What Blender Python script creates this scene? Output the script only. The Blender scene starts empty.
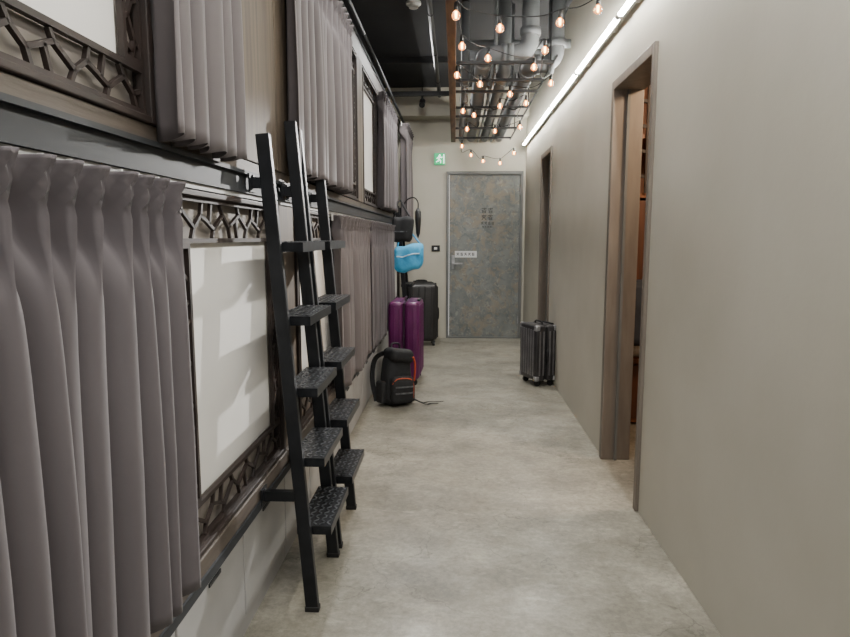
import bpy, bmesh, math, random
from mathutils import Vector, Matrix
random.seed(7)
S = bpy.context.scene
C = S.collection
R = math.radians

# ------------------------------------------------------------------ camera
H = 1.35
FPX = 640.0
cam_d = bpy.data.cameras.new('camera'); cam = bpy.data.objects.new('camera', cam_d); C.objects.link(cam)
cam_d.sensor_width = 36; cam_d.lens = 36*FPX/850; cam_d.clip_start = 0.02
cam.location = (0, 0, H); cam.rotation_euler = (R(90-7.26), 0, R(2.66))
S.camera = cam
RM = cam.rotation_euler.to_matrix()
def ray(u, v): return RM @ Vector(((u-425)/FPX, (318.5-v)/FPX, -1))
def on_z(u, v, z):
    d = ray(u, v); t = (z-H)/d.z; return Vector((d.x*t, d.y*t, z))

# ------------------------------------------------------------------ materials
def lin(c):
    out = []
    for x in c:
        x /= 255.0
        out.append(x/12.92 if x <= .04045 else ((x+.055)/1.055)**2.4)
    return (*out, 1)
def mat(name, c1, c2=None, scale=5, rough=.6, metal=0, bump=0, bscale=None, stretch=(1,1,1), detail=4, emit=None, es=0, rough2=None, sheen=0):
    m = bpy.data.materials.new(name); m.use_nodes = True
    N = m.node_tree.nodes; L = m.node_tree.links
    b = N['Principled BSDF']
    b.inputs['Roughness'].default_value = rough; b.inputs['Metallic'].default_value = metal
    c2 = c2 or tuple(max(0, x*.9) for x in c1)
    tc = N.new('ShaderNodeTexCoord'); mp = N.new('ShaderNodeMapping'); mp.inputs['Scale'].default_value = stretch
    L.new(tc.outputs['Object'], mp.inputs['Vector'])
    n = N.new('ShaderNodeTexNoise'); n.inputs['Scale'].default_value = scale; n.inputs['Detail'].default_value = detail
    L.new(mp.outputs[0], n.inputs['Vector'])
    r = N.new('ShaderNodeValToRGB'); r.color_ramp.elements[0].position = .35; r.color_ramp.elements[1].position = .68
    r.color_ramp.elements[0].color = lin(c2); r.color_ramp.elements[1].color = lin(c1)
    L.new(n.outputs['Fac'], r.inputs['Fac']); L.new(r.outputs['Color'], b.inputs['Base Color'])
    if rough2 is not None:
        mr = N.new('ShaderNodeMapRange'); mr.inputs['To Min'].default_value = rough; mr.inputs['To Max'].default_value = rough2
        L.new(n.outputs['Fac'], mr.inputs['Value']); L.new(mr.outputs[0], b.inputs['Roughness'])
    if bump:
        n2 = N.new('ShaderNodeTexNoise'); n2.inputs['Scale'].default_value = bscale or scale*6; n2.inputs['Detail'].default_value = 3
        L.new(mp.outputs[0], n2.inputs['Vector'])
        bp = N.new('ShaderNodeBump'); bp.inputs['Strength'].default_value = bump; bp.inputs['Distance'].default_value = .01
        L.new(n2.outputs['Fac'], bp.inputs['Height']); L.new(bp.outputs['Normal'], b.inputs['Normal'])
    if sheen: b.inputs['Sheen Weight'].default_value = sheen
    if emit:
        b.inputs['Emission Color'].default_value = lin(emit); b.inputs['Emission Strength'].default_value = es
    return m

def floor_mat():
    m = bpy.data.materials.new('worn_polished_concrete'); m.use_nodes = True
    N = m.node_tree.nodes; L = m.node_tree.links; b = N['Principled BSDF']
    tc = N.new('ShaderNodeTexCoord')
    def noise(sc, det, rg, dist=0, loc=(0,0,0), st=(1,1,1)):
        mp = N.new('ShaderNodeMapping'); mp.inputs['Location'].default_value = loc; mp.inputs['Scale'].default_value = st
        L.new(tc.outputs['Object'], mp.inputs[0])
        n = N.new('ShaderNodeTexNoise'); n.inputs['Scale'].default_value = sc; n.inputs['Detail'].default_value = det
        n.inputs['Roughness'].default_value = rg; n.inputs['Distortion'].default_value = dist
        L.new(mp.outputs[0], n.inputs['Vector']); return n.outputs['Fac']
    def ramp(src, p0, p1, c0, c1):
        r = N.new('ShaderNodeValToRGB'); r.color_ramp.elements[0].position = p0; r.color_ramp.elements[1].position = p1
        r.color_ramp.elements[0].color = c0; r.color_ramp.elements[1].color = c1
        L.new(src, r.inputs['Fac']); return r.outputs['Color']
    def mix(bt, fac, a, c):
        x = N.new('ShaderNodeMixRGB'); x.blend_type = bt
        if isinstance(fac, (int, float)): x.inputs['Fac'].default_value = fac
        else: L.new(fac, x.inputs['Fac'])
        if isinstance(a, tuple): x.inputs[1].default_value = a
        else: L.new(a, x.inputs[1])
        if isinstance(c, tuple): x.inputs[2].default_value = c
        else: L.new(c, x.inputs[2])
        return x.outputs[0]
    base = ramp(noise(1.5, 7, .65, 0, (0,0,0), (.7,1.2,1)), .36, .64, lin((132,128,117)), lin((170,165,152)))
    mott = ramp(noise(6, 13, .76, .2, (3,1,0)), .40, .62, (.62,.62,.61,1), (1.05,1.05,1.04,1))
    col = mix('MULTIPLY', .75, base, mott)
    fine = ramp(noise(38, 9, .76, 0, (1,7,0)), .38, .62, (.64,.64,.63,1), (1.05,1.05,1.04,1))
    col = mix('MULTIPLY', .8, col, fine)
    streak = ramp(noise(9, 12, .75, .3, (9,2,0), (.7,1.6,1)), .56, .66, (0,0,0,1), (.4,.4,.4,1))
    col = mix('MIX', streak, col, lin((182,177,164)))
    nz = N.new('ShaderNodeTexNoise'); nz.inputs['Scale'].default_value = 4; nz.inputs['Detail'].default_value = 8
    L.new(tc.outputs['Object'], nz.inputs['Vector'])
    co = mix('MIX', .4, tc.outputs['Object'], nz.outputs['Color'])
    vo = N.new('ShaderNodeTexVoronoi'); vo.feature = 'DISTANCE_TO_EDGE'; vo.inputs['Scale'].default_value = 2.8
    L.new(co, vo.inputs['Vector'])
    line = ramp(vo.outputs['Distance'], 0, .009, (.5,.5,.48,1), (1,1,1,1))
    patch = ramp(noise(1.2, 2, .5, 0, (4,4,0)), .40, .54, (0,0,0,1), (.85,.85,.85,1))
    col = mix('MULTIPLY', patch, col, line)
    L.new(col, b.inputs['Base Color'])
    rr = ramp(noise(3, 8, .65, .3, (6,3,0)), .35, .65, (.28,.28,.28,1), (.52,.52,.52,1))
    L.new(rr, b.inputs['Roughness'])
    bp = N.new('ShaderNodeBump'); bp.inputs['Strength'].default_value = .12; bp.inputs['Distance'].default_value = .01
    L.new(noise(14, 6, .6), bp.inputs['Height']); L.new(bp.outputs['Normal'], b.inputs['Normal'])
    return m

M = {}
M['floor'] = floor_mat()
M['plaster'] = mat('grey_beige_plaster', (190,186,173), (179,175,161), scale=1.6, rough=.7, bump=.06, bscale=30, detail=8)
M['ceiling'] = mat('black_painted_ceiling', (34,35,38), (24,25,28), scale=2, rough=.8)
M['whitepanel'] = mat('white_panel', (222,220,216), (214,212,208), scale=2, rough=.6)
M['gapshade'] = mat('painted_lattice_shade', (138,131,124), (120,113,107), scale=3, rough=.7)  # shade between the lattice bars, painted in as a grey-brown colour
M['base'] = mat('grey_laminate', (164,163,162), (150,149,148), scale=4, rough=.45)
M['lattice'] = mat('dark_brown_lacquer', (44,32,27), (31,23,20), scale=9, rough=.6)
M['steel'] = mat('dark_steel_beam', (46,49,54), (38,41,45), scale=3, rough=.6, metal=.1)
M['wood'] = mat('olive_brown_grain_wood', (92,80,66), (68,58,48), scale=10, rough=.65, stretch=(2,4,.25), bump=.05, detail=9)
M['woodh'] = mat('sill_wood', (92,83,74), (70,62,55), scale=7, rough=.6, stretch=(4,.4,4), bump=.08, detail=6)
M['casing'] = mat('door_casing_wood', (118,109,99), (104,95,86), scale=8, rough=.5, stretch=(3,3,.4), detail=6)
M['curtain'] = mat('mauve_grey_curtain', (86,80,83), (79,73,76), scale=2, rough=.75, sheen=.08)
M['curtain2'] = mat('grey_taupe_curtain', (94,87,88), (85,79,80), scale=2, rough=.75, sheen=.08)
M['ladder'] = mat('blackened_steel', (30,32,36), (20,22,25), scale=12, rough=.45, metal=.4)
M['tread'] = mat('tread_plate_steel', (46,48,52), (28,30,33), scale=25, rough=.35, metal=.7)
M['stud'] = mat('worn_tread_stud', (130,132,136), (80,82,86), scale=40, rough=.35, metal=.7)
M['white'] = mat('white_plastic', (222,222,218), (214,214,210), scale=5, rough=.4)
M['rail'] = mat('white_rail', (168,168,167), (156,156,155), scale=5, rough=.5)
M['led'] = mat('led_diffuser', (250,250,250), (250,250,250), rough=.4, emit=(255,252,243), es=140)
M['greymetal'] = mat('matte_grey_pipe', (118,121,124), (108,111,114), scale=2, rough=.6, metal=.15)
M['black'] = mat('black_plastic', (20,20,22), (14,14,16), scale=8, rough=.5)
M['rust'] = mat('rust_brown_wood', (124,92,62), (84,60,40), scale=8, rough=.6, stretch=(4,.5,4), detail=6)
M['doorframe'] = mat('grey_door_frame', (112,113,111), (98,100,98), scale=5, rough=.45, metal=.1)
M['dark'] = mat('dark_interior', (40,36,34), (30,27,26), rough=.8)
M['purple'] = mat('purple_shell', (98,32,86), (80,22,70), scale=4, rough=.3)
M['purpledark'] = mat('dark_purple_trim', (46,18,42), (36,14,34), rough=.5)
M['charcoal'] = mat('charcoal_shell', (44,42,42), (34,33,33), scale=5, rough=.4)
M['silver'] = mat('brushed_silver', (170,170,172), (140,140,142), scale=20, rough=.35, metal=.6)
M['caseshell'] = mat('grey_ribbed_shell', (62,60,61), (46,44,46), scale=8, rough=.35, metal=.3)
M['caserib'] = mat('silver_grey_shell_rib', (130,128,129), (100,98,100), scale=8, rough=.3, metal=.4)
M['nylon'] = mat('black_nylon', (26,27,30), (17,18,20), scale=30, rough=.75, bump=.2, bscale=300)
M['orange'] = mat('orange_webbing', (206,86,42), (186,72,32), rough=.6)
M['cyan'] = mat('bright_blue_nylon', (82,180,226), (58,156,208), scale=9, rough=.6, bump=.6, bscale=24)
M['stripe'] = mat('pale_blue_stripe', (206,228,238), (190,214,228), rough=.6)
M['glass'] = mat('clear_bulb_glass', (255,218,176), (255,208,164), rough=.06, emit=(255,166,96), es=.65)
M['glass'].node_tree.nodes['Principled BSDF'].inputs['Transmission Weight'].default_value = .85
M['filament'] = mat('glowing_filament', (255,190,120), (255,190,120), emit=(255,186,108), es=50)
M['green'] = mat('exit_sign_green', (24,150,96), (18,140,88), rough=.4, emit=(24,175,108), es=1.0)
M['signwhite'] = mat('exit_sign_white', (240,250,244), (240,250,244), emit=(240,255,246), es=2.2)
M['paper'] = mat('white_sign_card', (212,214,214), (204,206,206), rough=.5)
M['ink'] = mat('dark_ink', (34,36,40), (28,30,34), rough=.6)
M['paint'] = mat('faded_dark_paint', (60,62,62), (50,52,52), rough=.6)
M['orangewood'] = mat('warm_brown_wood', (132,82,48), (100,58,34), scale=6, rough=.5, stretch=(5,5,.5))
M['redwood'] = mat('dark_reddish_brown_panel', (96,58,40), (74,44,31), scale=6, rough=.5, stretch=(5,5,.5))
M['fabricblue'] = mat('dark_blue_grey_cloth', (56,62,74), (42,48,58), scale=9, rough=.85)
M['room'] = mat('inner_room_plaster', (158,140,120), (146,128,108), rough=.8)

def door_mat():
    m = mat('weathered_patina_door', (122,126,123), (100,104,103), scale=5, rough=.5, detail=12, metal=.05)
    N = m.node_tree.nodes; L = m.node_tree.links; b = N['Principled BSDF']
    ramp = [x for x in N if x.type == 'VALTORGB'][0]; tc = [x for x in N if x.type == 'TEX_COORD'][0]
    src = ramp.outputs['Color']
    for sc, lo, hi, col, am in ((6.5, .49, .59, (134,122,102), .6), (10, .53, .61, (84,90,92), .5), (16, .56, .63, (150,150,142), .45)):
        n = N.new('ShaderNodeTexNoise'); n.inputs['Scale'].default_value = sc; n.inputs['Detail'].default_value = 10; n.inputs['Roughness'].default_value = .62; n.inputs['Distortion'].default_value = 1.4
        mp = N.new('ShaderNodeMapping'); mp.inputs['Location'].default_value = (sc, sc*2, 0); L.new(tc.outputs['Object'], mp.inputs[0])
        L.new(mp.outputs[0], n.inputs['Vector'])
        r = N.new('ShaderNodeValToRGB'); r.color_ramp.elements[0].position = lo; r.color_ramp.elements[1].position = hi
        r.color_ramp.elements[0].color = (0,0,0,1); r.color_ramp.elements[1].color = (am,am,am,1)
        L.new(n.outputs['Fac'], r.inputs['Fac'])
        mx = N.new('ShaderNodeMixRGB'); mx.inputs[2].default_value = lin(col)
        L.new(r.outputs['Color'], mx.inputs['Fac']); L.new(src, mx.inputs[1]); src = mx.outputs[0]
    L.new(src, b.inputs['Base Color'])
    return m
M['patina'] = door_mat()

# ------------------------------------------------------------------ builders
ORG = {}
def thing(name, label, cat, loc=(0,0,0), group=None, kind=None):
    o = bpy.data.objects.new(name, None); C.objects.link(o); o.location = loc; o.empty_display_size = .1
    if label: o['label'] = label
    if cat: o['category'] = cat
    if group: o['group'] = group
    if kind: o['kind'] = kind
    ORG[o.name] = Vector(loc); return o
class MB:
    def __init__(s): s.bm = bmesh.new()
    def box(s, x0,x1,y0,y1,z0,z1, r=0, seg=3):
        g = bmesh.ops.create_cube(s.bm, size=1)['verts']
        for v in g:
            v.co = Vector(((x0+x1)/2+v.co.x*(x1-x0), (y0+y1)/2+v.co.y*(y1-y0), (z0+z1)/2+v.co.z*(z1-z0)))
        if r:
            es = list({e for v in g for e in v.link_edges})
            bmesh.ops.bevel(s.bm, geom=es+g, offset=r, segments=seg, affect='EDGES', profile=.5)
        return s
    def obox(s, p0, p1, w, d, up=Vector((1,0,0))):
        p0, p1 = Vector(p0), Vector(p1); ax = (p1-p0); L = ax.length; ax.normalize()
        up = (up-ax*up.dot(ax)).normalized(); sd = ax.cross(up)
        g = bmesh.ops.create_cube(s.bm, size=1)['verts']
        for v in g: v.co = (p0+p1)/2 + ax*v.co.x*L + sd*v.co.y*w + up*v.co.z*d
        return s
    def cyl(s, p0, p1, r, n=16, r2=None):
        p0, p1 = Vector(p0), Vector(p1); ax = p1-p0
        q = ax.to_track_quat('Z', 'Y').to_matrix().to_4x4()
        bmesh.ops.create_cone(s.bm, cap_ends=True, segments=n, radius1=r, radius2=r if r2 is None else r2, depth=ax.length,
                              matrix=Matrix.Translation((p0+p1)/2) @ q)
        return s
    def tube(s, pts, r, n=8):
        pts = [Vector(p) for p in pts]; rings = []
        t0 = (pts[1]-pts[0]).normalized()
        x = t0.cross(Vector((0.31,0.2,1)) if abs(t0.z) < .9 else Vector((1,.1,0))).normalized()
        for i, p in enumerate(pts):
            a = pts[max(i-1,0)]; b = pts[min(i+1,len(pts)-1)]; t = (b-a).normalized()
            x = (x-t*x.dot(t)).normalized(); y = t.cross(x)
            rings.append([s.bm.verts.new(p + (x*math.cos(k*2*math.pi/n)+y*math.sin(k*2*math.pi/n))*r) for k in range(n)])
        for i in range(len(rings)-1):
            for k in range(n):
                s.bm.faces.new((rings[i][k], rings[i][(k+1)%n], rings[i+1][(k+1)%n], rings[i+1][k]))
        s.bm.faces.new(rings[0][::-1]); s.bm.faces.new(rings[-1]); return s
    def lathe(s, c, prof, n=14):
        c = Vector(c); rings = []
        for r_, z in prof:
            rings.append([s.bm.verts.new(c+Vector((r_*math.cos(k*2*math.pi/n), r_*math.sin(k*2*math.pi/n), z))) for k in range(n)])
        for i in range(len(rings)-1):
            for k in range(n): s.bm.faces.new((rings[i][k], rings[i][(k+1)%n], rings[i+1][(k+1)%n], rings[i+1][k]))
        s.bm.faces.new(rings[0]); s.bm.faces.new(rings[-1]); return s
    def deform(s, f):
        for v in s.bm.verts: v.co = Vector(f(v.co))
        return s
    def build(s, name, m, parent=None, smooth=False, bevel=0, label=None, cat=None, group=None, kind=None):
        bmesh.ops.recalc_face_normals(s.bm, faces=s.bm.faces[:])
        org = Vector((0,0,0))
        if parent is not None:
            org = ORG[parent.name]; bmesh.ops.translate(s.bm, verts=s.bm.verts[:], vec=-org)
        me = bpy.data.meshes.new(name); s.bm.to_mesh(me); s.bm.free(); me.materials.append(m)
        if smooth:
            for p in me.polygons: p.use_smooth = len(p.vertices) < 7
        o = bpy.data.objects.new(name, me); C.objects.link(o)
        if parent is not None: o.parent = parent
        ORG[o.name] = org
        if bevel:
            b = o.modifiers.new('bevel', 'BEVEL'); b.width = bevel; b.segments = 2; b.limit_method = 'ANGLE'
        for k, v in (('label',label),('category',cat),('group',group),('kind',kind)):
            if v: o[k] = v
        return o
def smooth_path(pts, n=8):
    pts = [Vector(p) for p in pts]; out = []
    P = [pts[0]]+pts+[pts[-1]]
    for i in range(1, len(P)-2):
        for k in range(n):
            t = k/n; a,b,c,d = P[i-1],P[i],P[i+1],P[i+2]
            out.append(.5*((2*b)+(c-a)*t+(2*a-5*b+4*c-d)*t*t+(3*b-a-3*c+d)*t*t*t))
    out.append(pts[-1]); return out

# ------------------------------------------------------------------ shell
XR = .915; YF = 8.55; ZC = 3.2; XL = -1.75
MB().box(XL-.1, 3.2, -1.8, YF+.12, -.1, 0).build('floor', M['floor'], kind='structure')
MB().box(XL-.1, 3.2, -1.8, YF+.12, ZC, ZC+.1).build('ceiling', M['ceiling'], kind='structure')
D1 = (3.09, 3.84, 2.20); D2 = (6.25, 6.90, 2.17)
w = MB(); T = .15
for a, b in ((-1.8, D1[0]), (D1[1], D2[0]), (D2[1], YF)): w.box(XR, XR+T, a, b, 0, ZC)
for d in (D1, D2): w.box(XR, XR+T, d[0], d[1], d[2], ZC)
w.build('wall_right', M['plaster'], kind='structure')
w = MB()
DX = (-.115, .885, 2.20)
w.box(XL, DX[0], YF, YF+.12, 0, ZC).box(DX[0], DX[1], YF, YF+.12, DX[2], ZC).box(DX[1], XR+T, YF, YF+.12, 0, ZC)
w.build('wall_back', M['plaster'], kind='structure')
MB().box(XL-.1, XL, -1.8, YF+.12, 0, ZC).build('wall_left', M['dark'], kind='structure')
MB().box(XL, XR, 8.28, YF, 2.86, ZC).build('trim_1', M['plaster'], kind='structure')

# far door
d = thing('door_1', None, None, (.395, YF, 0), kind='structure')
f = MB(); f.box(DX[0], DX[0]+.035, YF-.03, YF+.1, 0, DX[2]).box(DX[1]-.035, DX[1], YF-.03, YF+.1, 0, DX[2]).box(DX[0]+.035, DX[1]-.035, YF-.03, YF+.1, DX[2]-.04, DX[2])
f.box(DX[0]+.035, DX[1]-.035, YF-.03, YF+.1, 0, .02)
f.build('door_frame', M['doorframe'], d, bevel=.004)
MB().box(DX[0]+.04, DX[1]-.04, YF, YF+.05, .022, DX[2]-.045).build('door_leaf', M['patina'], d)
h = MB(); h.box(-.045, -.005, YF-.012, YF, .93, 1.11, .004).cyl((-.025, YF, 1.0), (-.025, YF-.06, 1.0), .012).box(-.035, .10, YF-.07, YF-.052, .99, 1.01, .004)
h.cyl((-.025, YF-.012, 1.075), (-.025, YF-.022, 1.075), .014)
h.build('door_handle', M['silver'], d)
for z in (.25, 1.1, 1.95): MB().cyl((DX[1]-.04, YF-.008, z-.05), (DX[1]-.04, YF-.008, z+.05), .008).build('hinge', M['silver'], d)
def glyphs(mb, x, z, size, n, Y, dirn=(1,0), seed=3):
    # small brush-like characters: crossing and slanting strokes of uneven length
    rnd = random.Random(seed); up = Vector((0,1,0))
    for i in range(n):
        gx = x+dirn[0]*i*size*1.2; gz = z-dirn[1]*i*size*1.2; t = size*.12
        def st(a, b, c, e): mb.obox((gx+size*a, Y-.001, gz+size*b), (gx+size*c, Y-.001, gz+size*e), t, .002, up)
        k = rnd.random()
        st(.05, .86+rnd.uniform(-.08,.05), .95, .88); st(.5+rnd.uniform(-.12,.12), 1.0, .5, .5)
        st(.12, .55, .88, .58+rnd.uniform(-.05,.05))
        if k < .5: st(.45, .55, .1, .02); st(.5, .5, .92, .04)
        else: st(.25, .5, .22, .05); st(.78, .5, .8, .05); st(.25, .06, .8, .08); st(.25, .3, .78, .3)
        if rnd.random() < .6: st(.1, .75, .28, .66)
sg = MB().box(.0, .29, YF-.004, YF, 1.08, 1.165).build('door_sign', M['paper'], d)
g = MB(); glyphs(g, .020, 1.102, .042, 5, YF-.004, seed=21); g.build('sign_writing', M['ink'], sg)
g = MB(); glyphs(g, .345, 1.66, .07, 2, YF, seed=5); glyphs(g, .345, 1.57, .07, 2, YF, seed=9); glyphs(g, .34, 1.51, .038, 4, YF, seed=12); glyphs(g, .355, 1.465, .028, 4, YF, seed=14)
g.build('painted_characters', M['paint'], d)

# doorways in the right wall
def casing(name, D, closed):
    d = thing(name, None, None, (XR, (D[0]+D[1])/2, 0), kind='structure')
    c = MB(); w_ = .05; x0 = XR-.018; x1 = XR+T+.005
    c.box(x0, x1, D[0]-w_*.4, D[0]+.02, 0, D[2]+.03).box(x0, x1, D[1]-.02, D[1]+w_*.6, 0, D[2]+.03).box(x0, x1, D[0]+.02, D[1]-.02, D[2]-.02, D[2]+.03)
    c.build('door_casing', M['casing'], d, bevel=.004)
    s = MB(); s.box(XR+.06, XR+.075, D[1]-.035, D[1]-.02, 0, D[2]-.02); s.build('door_stop', M['doorframe'], d)
    if closed:
        MB().box(XR+.08, XR+.12, D[0]+.022, D[1]-.022, .01, D[2]-.022).build('door_leaf', M['casing'], d)
        MB().box(XR+.05, XR+.08, D[0]+.07, D[0]+.09, .98, 1.1, .005).build('door_handle', M['silver'], d)
    return d
casing('door_2', D1, False); casing('door_3', D2, True)
# inner room beyond door 2
MB().box(XR+T, 3.2, 5.3, 5.4, 0, ZC).build('wall_inner_far', M['room'], kind='structure')
MB().box(XR+T, 3.2, 1.6, 1.7, 0, ZC).build('wall_inner_near', M['room'], kind='structure')
MB().box(3.1, 3.2, 1.7, 5.3, 0, ZC).build('wall_inner_right', M['room'], kind='structure')
t = thing('wooden_locker', 'dark brown wooden locker with lattice top inside the open doorway', 'locker', (1.45, 4.8, 0))
b = MB(); b.box(1.09,1.12,4.55,5.28,0,2.75).box(1.95,1.98,4.55,5.28,0,2.75).box(1.12,1.95,5.2,5.28,0,2.75)
b.build('carcass', M['orangewood'], t)
for z in (.02,.45,1.0,1.62,2.02,2.72): MB().box(1.12,1.95,4.57,5.2,z,z+.03).build('shelf', M['orangewood'], t)
b = MB()
for i in range(6): b.obox((1.60, 4.56, 1.70+.17*i), (1.12, 4.56, 1.80+.165*i), .022, .02, Vector((0,1,0)))
for i in range(6): b.box(1.15+.075*i, 1.168+.075*i, 4.545, 4.56, 1.65, 2.72)
b.build('lattice_front', M['lattice'], t)
MB().box(1.13,1.94,4.56,4.575,1.05,1.6).build('front_panel', M['redwood'], t)
MB().box(1.13,1.94,4.56,4.575,.05,.44).build('lower_drawer', M['redwood'], t)
c = MB().box(1.13, 1.42, 4.38, 4.53, .60, 1.06, .06)
c.deform(lambda v: (v.x+.02*math.sin(v.z*14), v.y, v.z))
c.build('hanging_coat', M['fabricblue'], smooth=True, label='dark grey blue cloth hanging in front of the wooden locker inside the doorway', cat='coat')
MB().box(1.15, 1.5, 4.62, 4.9, .482, .6, .05).build('folded_towel', M['white'], smooth=True, label='folded white towel on the low locker shelf inside the doorway', cat='towel')

# ------------------------------------------------------------------ bunks
XB = -.70
def lattice(mb, y0, y1, z0, z1, x0=-.717, x1=-.707, bar=.010, fr=.013, vertical=False):
    mb.box(x0, x1+.004, y0, y1, z0, z0+fr).box(x0, x1+.004, y0, y1, z1-fr, z1)
    mb.box(x0, x1+.004, y0, y0+fr, z0+fr, z1-fr).box(x0, x1+.004, y1-fr, y1, z0+fr, z1-fr)
    ya, yb, za, zb = y0+fr, y1-fr, z0+fr, z1-fr
    U, V = (yb-ya, zb-za) if not vertical else (zb-za, yb-ya)
    n = max(1, round(U/(V*2.3))); cw = U/n
    # every bar ends on another bar or on the border: one continuous zigzag with struts
    pat = [((0,.5),(.26,.74)), ((.26,.74),(.20,1)), ((.26,.74),(.60,.30)), ((.60,.30),(.52,0)), ((.60,.30),(.82,.64)), ((.82,.64),(.88,1)), ((.82,.64),(1,.5)), ((.10,.59),(.18,0))]
    xm = (x0+x1)/2
    for i in range(n):
        for (a,b),(c,d_) in pat:
            if i % 2: b, d_ = 1-b, 1-d_
            p = (i*cw+a*cw, b*V); q = (i*cw+c*cw, d_*V)
            if vertical: P0 = (xm, ya+p[1], za+p[0]); P1 = (xm, ya+q[1], za+q[0])
            else: P0 = (xm, ya+p[0], za+p[1]); P1 = (xm, ya+q[0], za+q[1])
            mb.obox(P0, P1, bar, x1-x0)
def window(parent, y0, y1, z0, z1, band_lo, band_hi, side_near=0, side_far=0):
    m = MB(); fr = .026
    m.box(-.74, -.69, y0, y0+fr, z0, z1).box(-.74, -.69, y1-fr, y1, z0, z1)
    m.box(-.74, -.69, y0+fr, y1-fr, z0, z0+.016).box(-.74, -.69, y0+fr, y1-fr, z1-.016, z1)
    wf = m.build('window_frame', M['lattice'], parent, bevel=.003)
    ya = y0+fr; yb = y1-fr; e = .016
    if band_lo:
        l = MB(); lattice(l, ya, yb, z0+e, z0+e+band_lo); l.build('lattice_screen', M['lattice'], wf)
    if band_hi:
        l = MB(); lattice(l, ya, yb, z1-e-band_hi, z1-e); l.build('lattice_screen', M['lattice'], wf)
    if side_far:
        l = MB(); lattice(l, yb-side_far, yb, z0+e+band_lo, z1-e-band_hi, vertical=True); l.build('lattice_screen', M['lattice'], wf)
    if side_near:
        l = MB(); lattice(l, ya, ya+side_near, z0+e+band_lo, z1-e-band_hi, vertical=True); l.build('lattice_screen', M['lattice'], wf)
    MB().box(-.740, -.732, ya, yb, z0+e, z1-e).build('painted_shade_board', M['gapshade'], wf)  # added board carrying the painted shade; the white panel would continue here
    MB().box(-.732, -.722, ya+side_near, yb-side_far, z0+e+band_lo, z1-e-band_hi).build('window_panel', M['whitepanel'], wf)

def bunk(label, y0, y1, up_win, lo_win, up_posts, lo_posts):
    t = thing('bunk_bed', label, 'bunk bed', ((XB+XL)/2, (y0+y1)/2, 0))
    g = .002
    MB().box(XL+.01, -.722, y0+g, y1-g, 0, .36).build('storage_base', M['dark'], t)
    n = max(1, round((y1-y0)/.5)); L = (y1-y0)/n
    for i in range(n):
        sd = MB().box(-.720, -.704, y0+i*L+.005, y0+(i+1)*L-.005, .07, .392).build('storage_door', M['base'], t, bevel=.003)
        MB().box(-.7045, -.700, y0+(i+.5)*L-.045, y0+(i+.5)*L+.045, .345, .357).build('finger_pull', M['steel'], sd)
    MB().box(-.722, -.712, y0+g, y1-g, 0, .062).build('kick_board', M['base'], t)
    MB().box(-.80, -.685, y0+g, y1-g, .40, .475).build('bed_ledge', M['woodh'], t, bevel=.004)
    MB().box(-.685, -.678, y0+g, y1-g, .395, .425).build('ledge_edge_strip', M['steel'], t)
    MB().box(XL+.01, -.80, y0+g, y1-g, .36, .47).build('lower_deck', M['wood'], t)
    b = MB(); b.box(-.76, -.70, y0+g, y1-g, 1.505, 1.555).box(-.76, -.685, y0+g, y1-g, 1.555, 1.567).box(-.76, -.685, y0+g, y1-g, 1.493, 1.505)
    b.build('steel_beam', M['steel'], t)
    MB().box(-.715, -.694, y0+.02, y1-.02, 1.478, 1.492).build('curtain_rail', M['rail'], t)
    MB().box(XL+.01, -.76, y0+g, y1-g, 1.48, 1.60).build('upper_deck', M['wood'], t)
    MB().box(-.80, -.70, y0+g, y1-g, 1.568, 1.605).build('upper_sill', M['woodh'], t, bevel=.003)
    MB().box(-.80, -.70, y0+g, y1-g, 2.63, 2.76).build('header_board', M['lattice'], t)
    MB().box(-.735, -.705, y0+.02, y1-.02, 2.605, 2.628).build('curtain_rail', M['rail'], t)
    MB().box(XL+.01, -.70, y0+g, y1-g, 2.762, 2.79).build('top_panel', M['ceiling'], t)
    MB().cyl((-.665, y0+g, 2.80), (-.665, y1-g, 2.80), .014, 10).build('conduit', M['steel'], t, smooth=True)
    for a, b in up_posts: MB().box(-.78, -.695, a+g, b-g, 1.606, 2.628).build('upper_post_board', M['wood'], t, bevel=.003)
    for a, b in lo_posts: MB().box(-.78, -.70, a+g, b-g, .476, 1.478).build('lower_post_board', M['wood'], t, bevel=.003)
    MB().box(XL+.01, -.78, y1-.03, y1-g, .47, 2.76).build('end_partition', M['dark'], t)
    if up_win: window(t, up_win[0], up_win[1], 1.606, 2.60, .105, .10, up_win[2], up_win[3])
    if lo_win: window(t, lo_win[0], lo_win[1], .476, 1.474, .125, .125, lo_win[2], lo_win[3])
    return t
bunk('nearest bunk bed pod with large white lattice-edged windows beside the two ladders', -.6, 2.53, (.35, 1.50, 0, .085), (1.555, 2.52, .10, .085), [(1.98, 2.53)], [(1.42, 1.55)])
bunk('second bunk bed pod behind the far ladder of the pair', 2.53, 4.80, (3.70, 4.64, 0, .07), (2.78, 3.74, .07, 0), [(2.53, 2.72), (4.64, 4.80)], [(2.53, 2.78), (4.68, 4.80)])
bunk('third bunk bed pod above the purple suitcase and backpack', 4.80, 7.15, (4.92, 5.78, 0, .07), (6.10, 7.05, 0, 0), [(4.80, 4.92), (7.0, 7.15)], [(4.80, 4.9), (7.05, 7.15)])
bunk('farthest short bunk pod next to the end wall', 7.15, 8.52, None, (7.3, 8.0, 0, 0), [(7.15, 7.25)], [(7.15, 7.28)])

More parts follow.
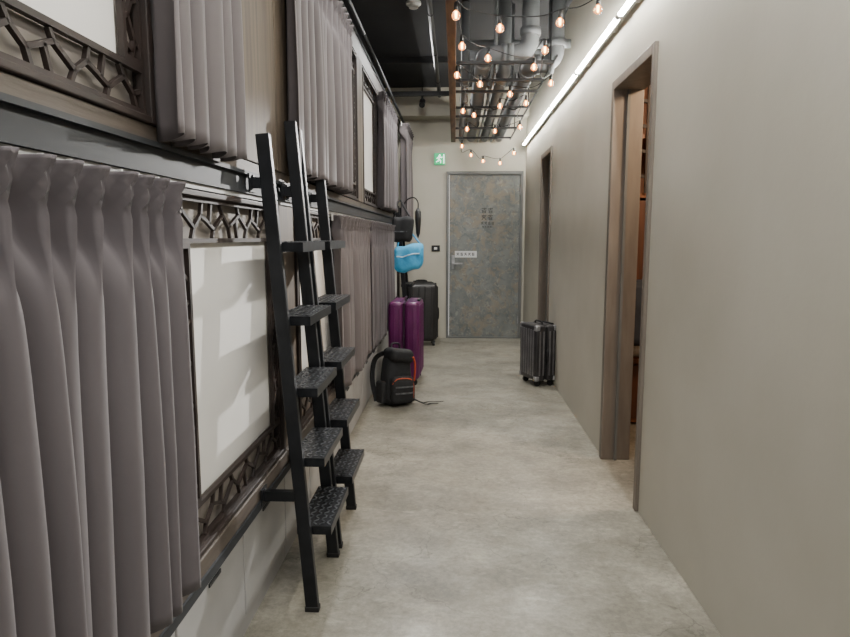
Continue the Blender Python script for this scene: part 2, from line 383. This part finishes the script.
def curtain(label, y0, y1, z0, z1, n, X=-.655, amp=.03, m='curtain', seed=1, pull=0):
    rnd = random.Random(seed)
    t = thing('curtain', label, 'curtain', (X, (y0+y1)/2, z0))
    per = 28; nu = n*per; nv = 40
    off = [rnd.uniform(-.6,.6) for _ in range(n+2)]; am = [rnd.uniform(.6,1.3) for _ in range(n+2)]; dr = [rnd.uniform(-.5,.5) for _ in range(n+2)]
    wid = [rnd.uniform(.75,1.3) for _ in range(n)]
    cum = [0]
    for w_ in wid: cum.append(cum[-1]+w_)
    cum = [c/cum[-1] for c in cum]
    m_ = MB(); grid = []
    Hh = z1-z0
    for j in range(nv+1):
        v = (j/nv)**1.35
        z = z1-Hh*v; row = []
        dz = v*Hh
        hw = 1 if dz < .09 else math.exp(-((dz-.09)/.07)**2)
        for i in range(nu+1):
            s = i/per; k = min(int(s), n-1); fr = s-k
            w_ = fr*fr*(3-2*fr)
            o_ = off[k]*(1-w_)+off[k+1]*w_; a_ = am[k]*(1-w_)+am[k+1]*w_; d_ = dr[k]*(1-w_)+dr[k+1]*w_
            ph = 2*math.pi*(s+(o_*.22+d_*v)*min(1, v*2.2)*.4)
            A = amp*(.9+.35*min(1,v*1.6))*(1+(a_-1)*min(1,v*3))
            c = abs(math.cos(ph/2))
            body = A*(2*c**.75-1)+A*.14*math.sin(ph+2.2+o_*5)*v
            dd = fr-round(fr)
            wd = .06+.17*max(0, 1-dz/.075)
            head = amp*2.0*math.exp(-(dd/wd)**2)*(1-.35*math.cos(2*math.pi*dd/wd*1.4)*max(0,1-dz/.085)) - amp*.9
            px = body*(1-hw)+head*hw
            P = (y1-y0)/n
            py = math.sin(ph)*P*.10*min(1,v*2)*(1-hw)
            yb = y0+(y1-y0)*(cum[k]+(cum[k+1]-cum[k])*fr)
            yb += pull*(i/nu)*v
            row.append(m_.bm.verts.new((X+px, yb+py+.012*math.sin(v*3+seed)*(i/nu-.3)*v, z+.006*math.cos(ph)*(1 if j==nv else 0))))
        grid.append(row)
    for j in range(nv):
        for i in range(nu): m_.bm.faces.new((grid[j][i], grid[j][i+1], grid[j+1][i+1], grid[j+1][i]))
    o = m_.build('drape', M[m], t, smooth=True)
    so = o.modifiers.new('thickness', 'SOLIDIFY'); so.thickness = .002
    for k in range(n+1):
        y = y0+(y1-y0)*cum[k]
        MB().box(X-.022, X-.014, y-.003, y+.003, z1-.03, z1+.012).build('curtain_hook', M['white'], t)
    return t
curtain('large grey pleated curtain on the nearest lower bunk at left', .50, 1.435, .525, 1.472, 11, X=-.650, amp=.034, seed=4, pull=-.05)
curtain('grey curtain bunched beside the nearest upper bunk window', 1.44, 1.92, 1.575, 2.60, 6, X=-.655, amp=.030, m='curtain2', seed=5)
curtain('grey curtain on the upper bunk directly behind the two ladders', 2.60, 3.98, 1.612, 2.60, 13, X=-.655, amp=.033, m='curtain2', seed=8)
curtain('grey curtain on the lower bunk seen just past the far ladder of the pair', 3.50, 4.66, .49, 1.468, 10, X=-.650, amp=.033, m='curtain2', seed=11)
curtain('grey curtain on the lower bunk behind the purple suitcase', 4.78, 6.55, .49, 1.468, 15, X=-.650, amp=.033, m='curtain', seed=13)
curtain('grey curtain on the upper bunk above the purple suitcase', 5.70, 6.98, 1.612, 2.60, 10, X=-.655, amp=.033, m='curtain', seed=17)
curtain('grey curtain at the far end of the upper bunks above the hanging bags', 7.27, 8.2, 1.50, 2.60, 7, X=-.58, amp=.045, m='curtain2', seed=19)

# ------------------------------------------------------------------ ladders
def ladder(label, x, y, wid, hn, hf):
    t = thing('bunk_ladder', label, 'ladder')
    k = -.077
    for yy, hh in ((0, hn), (wid, hf)):
        rl = MB().obox((0, yy, .012), (k*hh, yy, hh), .028, .046).build('side_rail', M['ladder'], t, bevel=.003)
        MB().box(-.026, .026, yy-.016, yy+.016, 0, .02, .003).build('rubber_foot', M['black'], rl)
        for z in (.435, 1.53):
            xr = k*z; xe = (-.678 if z < 1 else -.684)-x
            br = MB().box(xe, xr-.022, yy-.012, yy+.012, z-.018, z+.018).box(xe-.001, xe+.004, yy-.03, yy+.03, z-.03, z+.03)
            br.build('wall_bracket', M['ladder'], t)
            MB().cyl((xe+.004, yy, z+.022), (xe+.009, yy, z+.022), .006, 8).build('bolt', M['stud'], t)
    for i in range(5):
        z = .315+.254*i; xr = k*z
        tr = MB().box(xr-.03, xr+.095, .015, wid-.015, z-.006, z).box(xr+.089, xr+.095, .015, wid-.015, z-.032, z-.006).box(xr-.03, xr-.024, .015, wid-.015, z-.032, z-.006)
        tr.box(xr-.024, xr+.089, .015, .020, z-.032, z-.006).box(xr-.024, xr+.089, wid-.020, wid-.015, z-.032, z-.006)
        o = tr.build('tread', M['tread'], t)
        st = MB()
        for a in range(5):
            for b in range(15):
                cx = xr-.018+.025*a; cy = .035+(wid-.07)*b/14
                s = .008*(1 if (a+b)%2 else -1)
                st.obox((cx-.007, cy-s, z+.001), (cx+.007, cy+s, z+.001), .0045, .004, Vector((0,0,1)))
        st.build('tread_studs', M['stud'], o)
    t.location = (x, y, 0); return t
ladder('black steel ladder nearest the camera, short near rail and tall far rail', -.51, 2.16, .40, 1.69, 1.80)
ladder('black steel ladder standing just behind the nearest ladder', -.51, 2.64, .40, 1.78, 1.68)
ladder('distant black ladder behind the purple suitcase with the bags hanging on it', -.51, 7.15, .40, 1.69, 1.69)

# ------------------------------------------------------------------ ceiling things
yy = 8.42
names = ['farthest of the row', 'second from the far end', 'third from the far end', 'fourth from the far end', 'nearest one in view', 'sixth from the far end', 'seventh from the far end', 'last behind the camera']
for i in range(8):
    ya, yb = yy-1.17, yy
    t = thing('led_tube_light', 'glowing white tube light high on the right wall, %s' % names[i], 'tube light', (.87, (ya+yb)/2, 2.52), group='tube lights along the right wall')
    MB().box(.878, .893, ya, yb, 2.505, 2.535).build('housing', M['white'], t)
    for yc in (ya+.22, yb-.22): MB().box(.893, .9155, yc-.02, yc+.02, 2.51, 2.53).build('wall_clip', M['white'], t)
    MB().cyl((.866, ya+.015, 2.52), (.866, yb-.015, 2.52), .0115, 12).build('light_tube', M['led'], t, smooth=True)
    MB().cyl((.866, ya, 2.52), (.866, ya+.015, 2.52), .0135, 12).build('end_cap', M['white'], t)
    MB().cyl((.866, yb-.015, 2.52), (.866, yb, 2.52), .0135, 12).build('end_cap', M['white'], t)
    yy -= 1.2

t = thing('ceiling_grille', 'suspended rack of black slats with brown side beam below the pipes', 'ceiling rack', (.3, 5.8, 2.5))
MB().box(-.055, .0, 3.0, 8.2, 2.52, 2.60).build('brown_beam', M['rust'], t, bevel=.003, label='rust brown wooden side beam')
MB().box(.67, .68, 4.5, 8.2, 2.545, 2.56).build('side_runner', M['black'], t)
for y in (4.62, 5.12, 5.5, 6.15, 6.6, 7.3, 8.0):
    MB().box(0.0, .67, y-.013, y+.013, 2.533, 2.552).build('slat', M['black'], t)
for y in (3.4, 4.8, 6.2, 7.6):
    MB().cyl((-.03, y, 2.60), (-.03, y, ZC), .006, 8).build('hanger_rod', M['black'], t)
    if y > 4: MB().cyl((.675, y, 2.56), (.675, y, ZC), .006, 8).build('hanger_rod', M['black'], t)
def pipe(label, pts, r, m='greymetal'):
    t = thing('ceiling_pipe', label, 'pipe', pts[0])
    q = []
    for i, p in enumerate(pts):
        p = Vector(p)
        if 0 < i < len(pts)-1:
            a = (Vector(pts[i-1])-p).normalized()*r*2; b = (Vector(pts[i+1])-p).normalized()*r*2
            for s in range(8):
                u = s/7; q.append((p+a)*(1-u)**2+2*u*(1-u)*p+(p+b)*u*u)
        else: q.append(p)
    MB().tube(q, r, 20).build('pipe_run', M[m], t, smooth=True)
    for i in range(1, len(pts)-1):
        for o_ in (-1, 1):
            a = (Vector(pts[i+o_])-Vector(pts[i])).normalized(); c = Vector(pts[i])+a*r*2
            MB().cyl(c, c+a*.05, r*1.2, 20).build('coupling', M[m], t, smooth=True)
    for y in (5.25, 6.35, 7.45):
        for i in range(len(pts)-1):
            a, b = Vector(pts[i]), Vector(pts[i+1])
            if min(a.y, b.y) < y < max(a.y, b.y):
                c = a.lerp(b, (y-a.y)/(b.y-a.y))
                MB().cyl(c-Vector((0,.018,0)), c+Vector((0,.018,0)), r*1.14, 20).build('pipe_clamp', M['black'], t, smooth=True)
    return t
pipe('left grey pipe above the slats with an elbow bending right near its front', [(.20, 8.5, 2.625), (.20, 4.72, 2.625), (.52, 4.72, 2.625), (.52, 4.72, 3.19)], .06)
pipe('middle grey pipe above the slats', [(.37, 8.5, 2.61), (.37, 5.1, 2.61), (.37, 5.1, 3.19)], .048)
pipe('right grey pipe above the slats with a front elbow', [(.55, 8.5, 2.62), (.55, 4.98, 2.62), (.74, 4.98, 2.62), (.74, 4.98, 3.19)], .06)
pipe('thin dark pipe running along the ceiling over the left bunks', [(-.2, 8.2, 3.08), (-.2, 1.5, 3.08)], .022, 'black')
pipe('upper grey pipe crossing above the other pipes', [(.05, 5.9, 2.95), (.9, 5.9, 2.95)], .05)
pipe('grey pipe nearest the brown beam above the slats', [(.075, 8.5, 2.60), (.075, 5.35, 2.60), (.075, 5.35, 3.19)], .034)
pipe('second upper crossing pipe nearer the camera', [(.05, 5.32, 2.86), (.9, 5.32, 2.86)], .035)
t = pipe('thin pipe between the left and middle pipes with a small valve', [(.29, 8.5, 2.572), (.29, 4.9, 2.572), (.29, 4.9, 3.19)], .014)
v_ = MB().cyl((.29, 5.75, 2.58), (.29, 5.85, 2.58), .022, 12).cyl((.29, 5.8, 2.58), (.29, 5.8, 2.64), .010, 8).build('valve', M['greymetal'], t)
MB().box(.255, .325, 5.79, 5.81, 2.64, 2.65).build('valve_lever', M['rust'], v_)
pipe('thin pipe just right of the middle pipe', [(.455, 8.5, 2.57), (.455, 5.4, 2.57), (.455, 5.4, 3.19)], .012)

# string lights
bulbs = [(598,9,2.47),(560,22,2.44),(500,28,2.42),(456,15,2.42),(462,46,2.42),(488,58,2.44),(534,67,2.42),(545,50,2.42),(551,83,2.43),(510,94,2.42),(480,84,2.42),
         (457,75,2.42),(463,111,2.40),(474,115,2.42),(500,106,2.43),(526,103,2.42),(520,127,2.36),(495,131,2.36),(467,129,2.36),(462,146,2.33),(471,155,2.28),(483,161,2.24),(500,163,2.24),(514,153,2.30)]
t = thing('string_lights', 'black cable of warm globe bulbs zigzagging under the rack and pipes', 'string lights', (.3, 6, 2.4))
pts = []; B = []
rnd = random.Random(5)
for u, v, z in bulbs:
    p = on_z(u, v, z); p.y = min(p.y, 8.35); B.append(p)
for i, p in enumerate(B):
    pts.append(p+Vector((0,0,.06)))
    if i < len(B)-1:
        L_ = (B[i+1]-p).length
        pts.append((p+B[i+1])/2+Vector((rnd.uniform(-.06,.06),rnd.uniform(-.10,.10),.06-.09*L_+rnd.uniform(-.03,.03))))
MB().tube(smooth_path(pts, 5), .0028, 6).build('cable', M['black'], t, smooth=True)
for p in B:
    s = MB().lathe(p, [(.003,.062),(.009,.058),(.011,.036),(.011,.024),(.008,.020)], 10).build('bulb_socket', M['black'], t, smooth=True)
    prof = [(.009,.022)]+[(.0215*math.sin(a), -.003+.0215*math.cos(a)) for a in [R(x) for x in range(28,180,18)]]+[(.001,-.0245)]
    MB().lathe(p, prof, 14).build('glass_bulb', M['glass'], s, smooth=True)
    MB().cyl(p-Vector((0,0,.011)), p+Vector((0,0,.011)), .004, 6).build('filament', M['filament'], s)

# ceiling odds
for (x, y, lab) in ((-.34, 5.35, 'round white smoke detector on the dark ceiling above the far bunks'), (-.36, 4.8, 'small round white sensor on the dark ceiling at the top edge')):
    r_ = .06 if y > 5 else .035
    t = thing('smoke_detector', lab, 'smoke detector', (x, y, ZC))
    MB().lathe((x, y, ZC), [(r_, 0), (r_, -.018), (r_*.85, -.025)], 20).build('base_ring', M['white'], t)
    MB().lathe((x, y, ZC), [(r_*.7, -.025), (r_*.6, -.045), (r_*.3, -.052)], 20).build('sensor_cap', M['white'], t)
t = thing('ceiling_track', 'black light track crossing the ceiling in front of the end wall', 'light track', (-.4, 7.9, 3.0))
MB().box(-1.4, .0, 7.88, 7.93, 3.02, 3.07).build('track', M['black'], t)
for x in (-1.0, -.4): MB().cyl((x, 7.905, 3.07), (x, 7.905, ZC), .006, 8).build('hanger_rod', M['black'], t)
MB().cyl((-.4, 7.905, 3.03), (-.4, 7.905, 2.94), .012).cyl((-.4, 7.95, 2.97), (-.4, 7.83, 2.90), .035, 16).build('spotlight_head', M['black'], t)
for i, y in enumerate((2.2, 4.6, 6.9)):
    MB().box(-1.7, -.06 if i else .9, y, y+.08, ZC-.06, ZC-.001).build('ceiling_batten', M['ceiling'], label=['dark ceiling batten nearest the camera', 'dark ceiling batten above the middle bunks', 'dark ceiling batten closest to the far door'][i], cat='ceiling batten')

# exit sign
t = thing('exit_sign', 'small green illuminated exit sign on the wall beside the far door', 'exit sign', (-.205, YF, 2.29))
MB().box(-.275, -.135, YF-.03, YF, 2.285, 2.43, .004).build('sign_box', M['green'], t)
g = MB(); Y = YF-.034
g.box(-.158, -.146, Y, Y+.004, 2.30, 2.415)
g.cyl((-.205, Y+.004, 2.402), (-.205, Y, 2.402), .011, 12)
for a, b in (((-.208,2.388),(-.216,2.352)), ((-.207,2.384),(-.182,2.372)), ((-.182,2.372),(-.172,2.384)), ((-.210,2.384),(-.232,2.374)), ((-.232,2.374),(-.240,2.358)),
             ((-.214,2.352),(-.192,2.336)), ((-.192,2.336),(-.194,2.306)), ((-.216,2.352),(-.228,2.326)), ((-.228,2.326),(-.252,2.320))):
    g.obox((a[0], Y+.002, a[1]), (b[0], Y+.002, b[1]), .009, .004, Vector((0,1,0)))
g.build('running_figure', M['signwhite'], t)
t = thing('wall_switch', 'small dark switch plate on the wall left of the far door', 'switch', (-.25, YF, 1.15))
MB().box(-.31, -.2, YF-.012, YF, 1.16, 1.24, .003).build('plate', M['black'], t)
MB().box(-.275, -.235, YF-.017, YF-.012, 1.185, 1.215).build('rocker', M['white'], t)

# ------------------------------------------------------------------ luggage
def suitcase(name, label, w, d, h, shell, trim, ribs=7, corner=None, r=.035, ribm=None):
    t = thing(name, label, 'suitcase')
    zb = .055
    for s in (-1, 1):
        y0, y1 = (-d/2, -.006) if s < 0 else (.006, d/2)
        sh = MB().box(-w/2, w/2, y0, y1, zb, h, r, 4).build('shell', shell, t, smooth=True)
        rb = MB()
        yo = s*d/2
        for i in range(ribs):
            x = -w/2+w*(i+1)/(ribs+1)
            rb.box(x-.010, x+.010, yo-.006, yo+.007, zb+.04, h-.04, .004, 2)
        for i in range(2):
            rb.box(-w/2+.06, w/2-.06, s*(d*.12+i*d*.16)-.006, s*(d*.12+i*d*.16)+.006, h-.004, h+.003)
            for sx in (-1, 1): rb.box(sx*w/2-.005, sx*w/2+.005, s*(d*.14+i*d*.17)-.007, s*(d*.14+i*d*.17)+.007, zb+.05, h-.05, .002, 1)
        rb.build('shell_ribs', ribm or shell, sh)
        if corner:
            for sx in (-1, 1):
                for z0, z1 in ((zb-.002, zb+.05), (h-.05, h+.003)):
                    MB().box(min(sx*(w/2+.003), sx*(w/2-.045)), max(sx*(w/2+.003), sx*(w/2-.045)), min(yo-.045*s, yo+.003*s), max(yo-.045*s, yo+.003*s), z0, z1, .012, 2).build('corner_guard', corner, sh)
    MB().box(-w/2+.006, w/2-.006, -.008, .008, zb+.01, h-.01, .006).build('zipper_band', trim, t)
    for sx in (-1, 1):
        for sy in (-1, 1):
            x, y = sx*(w/2-.05), sy*(d/2-.045)
            wh = MB().cyl((x-.012, y, .026), (x+.012, y, .026), .026, 16).build('wheel', M['black'], t)
            MB().box(x-.018, x+.018, y-.018, y+.018, .04, zb+.008, .004, 2).build('wheel_housing', trim, wh)
    MB().tube(smooth_path([(-.07,0,h-.002),(-.06,0,h+.02),(0,0,h+.026),(.06,0,h+.02),(.07,0,h-.002)], 4), .009, 8).build('top_handle', trim, t, smooth=True)
    MB().tube(smooth_path([(w/2,0,h*.6),(w/2+.018,0,h*.58),(w/2+.022,0,h*.5),(w/2+.018,0,h*.42),(w/2,0,h*.4)], 4), .008, 8).build('side_handle', trim, t, smooth=True)
    MB().box(-.09, .09, d/2-.03, d/2-.005, h-.006, h+.012, .004).build('telescopic_handle', M['black'], t)
    MB().box(-w/2-.004, -w/2+.01, -.018, .018, h*.55, h*.62, .003).build('lock', M['silver'], t)
    return t
s = suitcase('suitcase', 'tall glossy purple hard shell suitcase beside the backpack', .46, .28, .77, M['purple'], M['purpledark'], 7)
s.location = (-.45, 5.93, 0); s.rotation_euler.z = R(-92)
s = suitcase('suitcase', 'rounded black suitcase standing against the end wall behind the purple one', .40, .27, .79, M['charcoal'], M['black'], 4, r=.07)
s.location = (-.42, 7.98, 0); s.rotation_euler.z = R(8)
s = suitcase('suitcase', 'small grey ribbed suitcase with metallic corners against the right wall', .33, .22, .56, M['caseshell'], M['black'], 6, corner=M['silver'], r=.02, ribm=M['caserib'])
s.location = (.775, 5.88, 0); s.rotation_euler.z = R(-70)

# backpack
t = thing('backpack', 'black backpack with orange trim on the floor before the purple suitcase', 'backpack')
def bp(v):
    k = 1-.25*max(0, (v.z-.2))/.25
    return (v.x*k + .05*max(0, v.z-.2)**1.2, v.y*k-.04*max(0, v.z-.25), v.z-.05*max(0, v.x)*(v.z/.4))
MB().box(-.13, .13, -.10, .10, 0, .43, .075, 5).deform(bp).build('pack_body', M['nylon'], t, smooth=True)
b = MB().box(-.10, .10, -.150, -.06, .02, .24, .04, 4).build('front_pocket', M['nylon'], t, smooth=True)
MB().tube(smooth_path([(-.095,-.125,.18),(-.06,-.148,.222),(.05,-.148,.218),(.094,-.13,.17),(.098,-.12,.06)], 5), .004, 6).build('pocket_piping', M['orange'], b, smooth=True)
MB().box(-.10, .115, -.13, .05, .345, .46, .045, 4).deform(lambda v: (v.x, v.y, v.z-.12*v.x)).build('top_lid', M['nylon'], t, smooth=True)
for sx in (-1, 1):
    MB().box(min(sx*.11, sx*.155), max(sx*.11, sx*.155), -.06, .06, .02, .2, .02, 3).build('side_pocket', M['nylon'], t, smooth=True)
    if sx > 0: MB().tube(smooth_path([(.135,-.07,.19),(.128,-.095,.27),(.118,-.11,.34),(.09,-.13,.39)], 6), .008, 6).build('side_piping', M['orange'], t, smooth=True)
    pts = smooth_path([(sx*.06,.07,.42),(sx*.11,.15,.36),(sx*.15,.12,.2),(sx*.14,.06,.03)], 6)
    m = MB()
    for i in range(len(pts)-1): m.obox(pts[i], pts[i+1], .04, .012, Vector((0,1,.3)))
    m.build('shoulder_strap', M['nylon'], t)
MB().tube(smooth_path([(-.04,0,.45),(-.03,0,.495),(.03,0,.49),(.04,0,.44)], 5), .008, 8).build('grab_handle', M['nylon'], t, smooth=True)
for k, pth in enumerate(([(.13,-.05,.05),(.2,-.09,.012),(.28,-.07,.008),(.36,-.12,.008),(.42,-.1,.008)], [(.12,.0,.06),(.21,.02,.01),(.27,-.02,.008),(.33,.0,.008)], [(.10,-.12,.05),(.18,-.17,.01),(.25,-.15,.008),(.30,-.18,.008)])):
    pts = smooth_path(pth, 5); m = MB()
    for i in range(len(pts)-1): m.obox(pts[i], pts[i+1], .02, .004, Vector((0,0,1)))
    m.build('loose_strap', M['nylon'], t)
for z in (.10, .15): MB().box(-.08, .08, -.155, -.148, z, z+.012).build('daisy_webbing', M['stud'], t)
t.location = (-.475, 5.06, 0); t.rotation_euler = (R(-5), R(3), R(34))

# bags on the third ladder
t = thing('duffel_bag', 'bright blue soft bag with pale stripe hanging by the far ladder', 'bag', (-.53, 6.98, .98))
def sag(v):
    u = (v.x+.53)/.19
    return (v.x, v.y+.012*math.sin(v.x*50+v.z*20), v.z + .035*u + .030*u*u*(1 if v.z < 1.12 else .35) + .008*math.sin(v.x*37))
def slab(x0, x1, y0, y1, z0, z1, r, seg=4, cuts=3):
    m = MB().box(x0, x1, y0, y1, z0, z1, r, seg)
    bmesh.ops.subdivide_edges(m.bm, edges=[e for e in m.bm.edges if e.calc_length() > .06], cuts=cuts, use_grid_fill=True)
    return m
slab(-.66, -.34, 6.92, 7.05, .97, 1.26, .06).deform(sag).build('bag_body', M['cyan'], t, smooth=True)
slab(-.63, -.38, 6.912, 6.923, 1.14, 1.155, .003, 1).deform(sag).build('stripe', M['stripe'], t)
MB().tube(smooth_path([(-.63,6.98,1.2),(-.60,7.0,1.36),(-.565,7.05,1.45),(-.48,7.0,1.40),(-.38,6.98,1.28)], 6), .009, 8).build('carry_strap', M['cyan'], t, smooth=True)
t = thing('shoulder_bag', 'black shoulder bag hanging above the bright blue bag', 'bag', (-.56, 6.8, 1.3))
slab(-.665, -.44, 6.68, 6.79, 1.30, 1.56, .045).deform(lambda v: (v.x+(v.z-1.4)*.12, v.y+.01*math.sin(v.x*40), v.z+.008*math.sin(v.x*45))).build('bag_body', M['nylon'], t, smooth=True)
MB().tube(smooth_path([(-.64,6.75,1.54),(-.62,6.84,1.68),(-.60,7.09,1.745),(-.54,6.86,1.66),(-.46,6.75,1.54)], 6), .010, 8).build('carry_strap', M['nylon'], t, smooth=True)
MB().box(-.63, -.50, 6.672, 6.682, 1.40, 1.412).build('zip_pocket', M['stud'], t)
t = thing('umbrella', 'folded black umbrella hanging beside the black shoulder bag', 'umbrella', (-.41, 6.99, 1.32))
MB().lathe((-.40, 6.99, 1.34), [(.004,0),(.022,.05),(.034,.2),(.034,.28),(.012,.32)], 12).build('canopy', M['black'], t, smooth=True)
MB().tube(smooth_path([(-.40,6.99,1.64),(-.40,6.99,1.72),(-.44,7.0,1.77),(-.51,7.05,1.76),(-.56,7.09,1.71)], 5), .007, 8).build('crook_handle', M['black'], t, smooth=True)

# ------------------------------------------------------------------ lights
def area(name, loc, size, sizey, power, rot=(0,0,0), col=(1,.98,.95)):
    l = bpy.data.lights.new(name, 'AREA'); l.shape = 'RECTANGLE'; l.size = size; l.size_y = sizey; l.energy = power; l.color = col
    o = bpy.data.objects.new(name, l); C.objects.link(o); o.location = loc; o.rotation_euler = rot
area('added_ceiling_fill', (.0, .7, 3.1), .5, 1.4, 42)  # added fill lights under the ceiling, without any fixture
area('added_ceiling_fill', (-.35, 3.4, 3.1), .3, 1.2, 32)
area('added_ceiling_fill', (-.35, 6.4, 3.1), .3, 1.2, 56)
l = bpy.data.lights.new('added_shadow_spot', 'SPOT'); l.energy = 850; l.color = (1,.98,.95); l.shadow_soft_size = .03; l.spot_size = R(24); l.spot_blend = .8  # added unseen spot, throws the tread shadows onto the near white panel
o = bpy.data.objects.new('added_shadow_spot', l); C.objects.link(o); o.location = (.80, 5.7, 2.44)
o.rotation_euler = (Vector((-.74, 1.95, .92))-o.location).to_track_quat('-Z', 'Y').to_euler()
l = bpy.data.lights.new('room_lamp', 'POINT'); l.energy = 90; l.color = (1,.72,.47); l.shadow_soft_size = .08
o = bpy.data.objects.new('room_lamp', l); C.objects.link(o); o.location = (1.6, 3.3, 2.4)
w = bpy.data.worlds.new('world'); S.world = w; w.use_nodes = True
w.node_tree.nodes['Background'].inputs['Color'].default_value = (1,.99,.97,1); w.node_tree.nodes['Background'].inputs['Strength'].default_value = 1.05
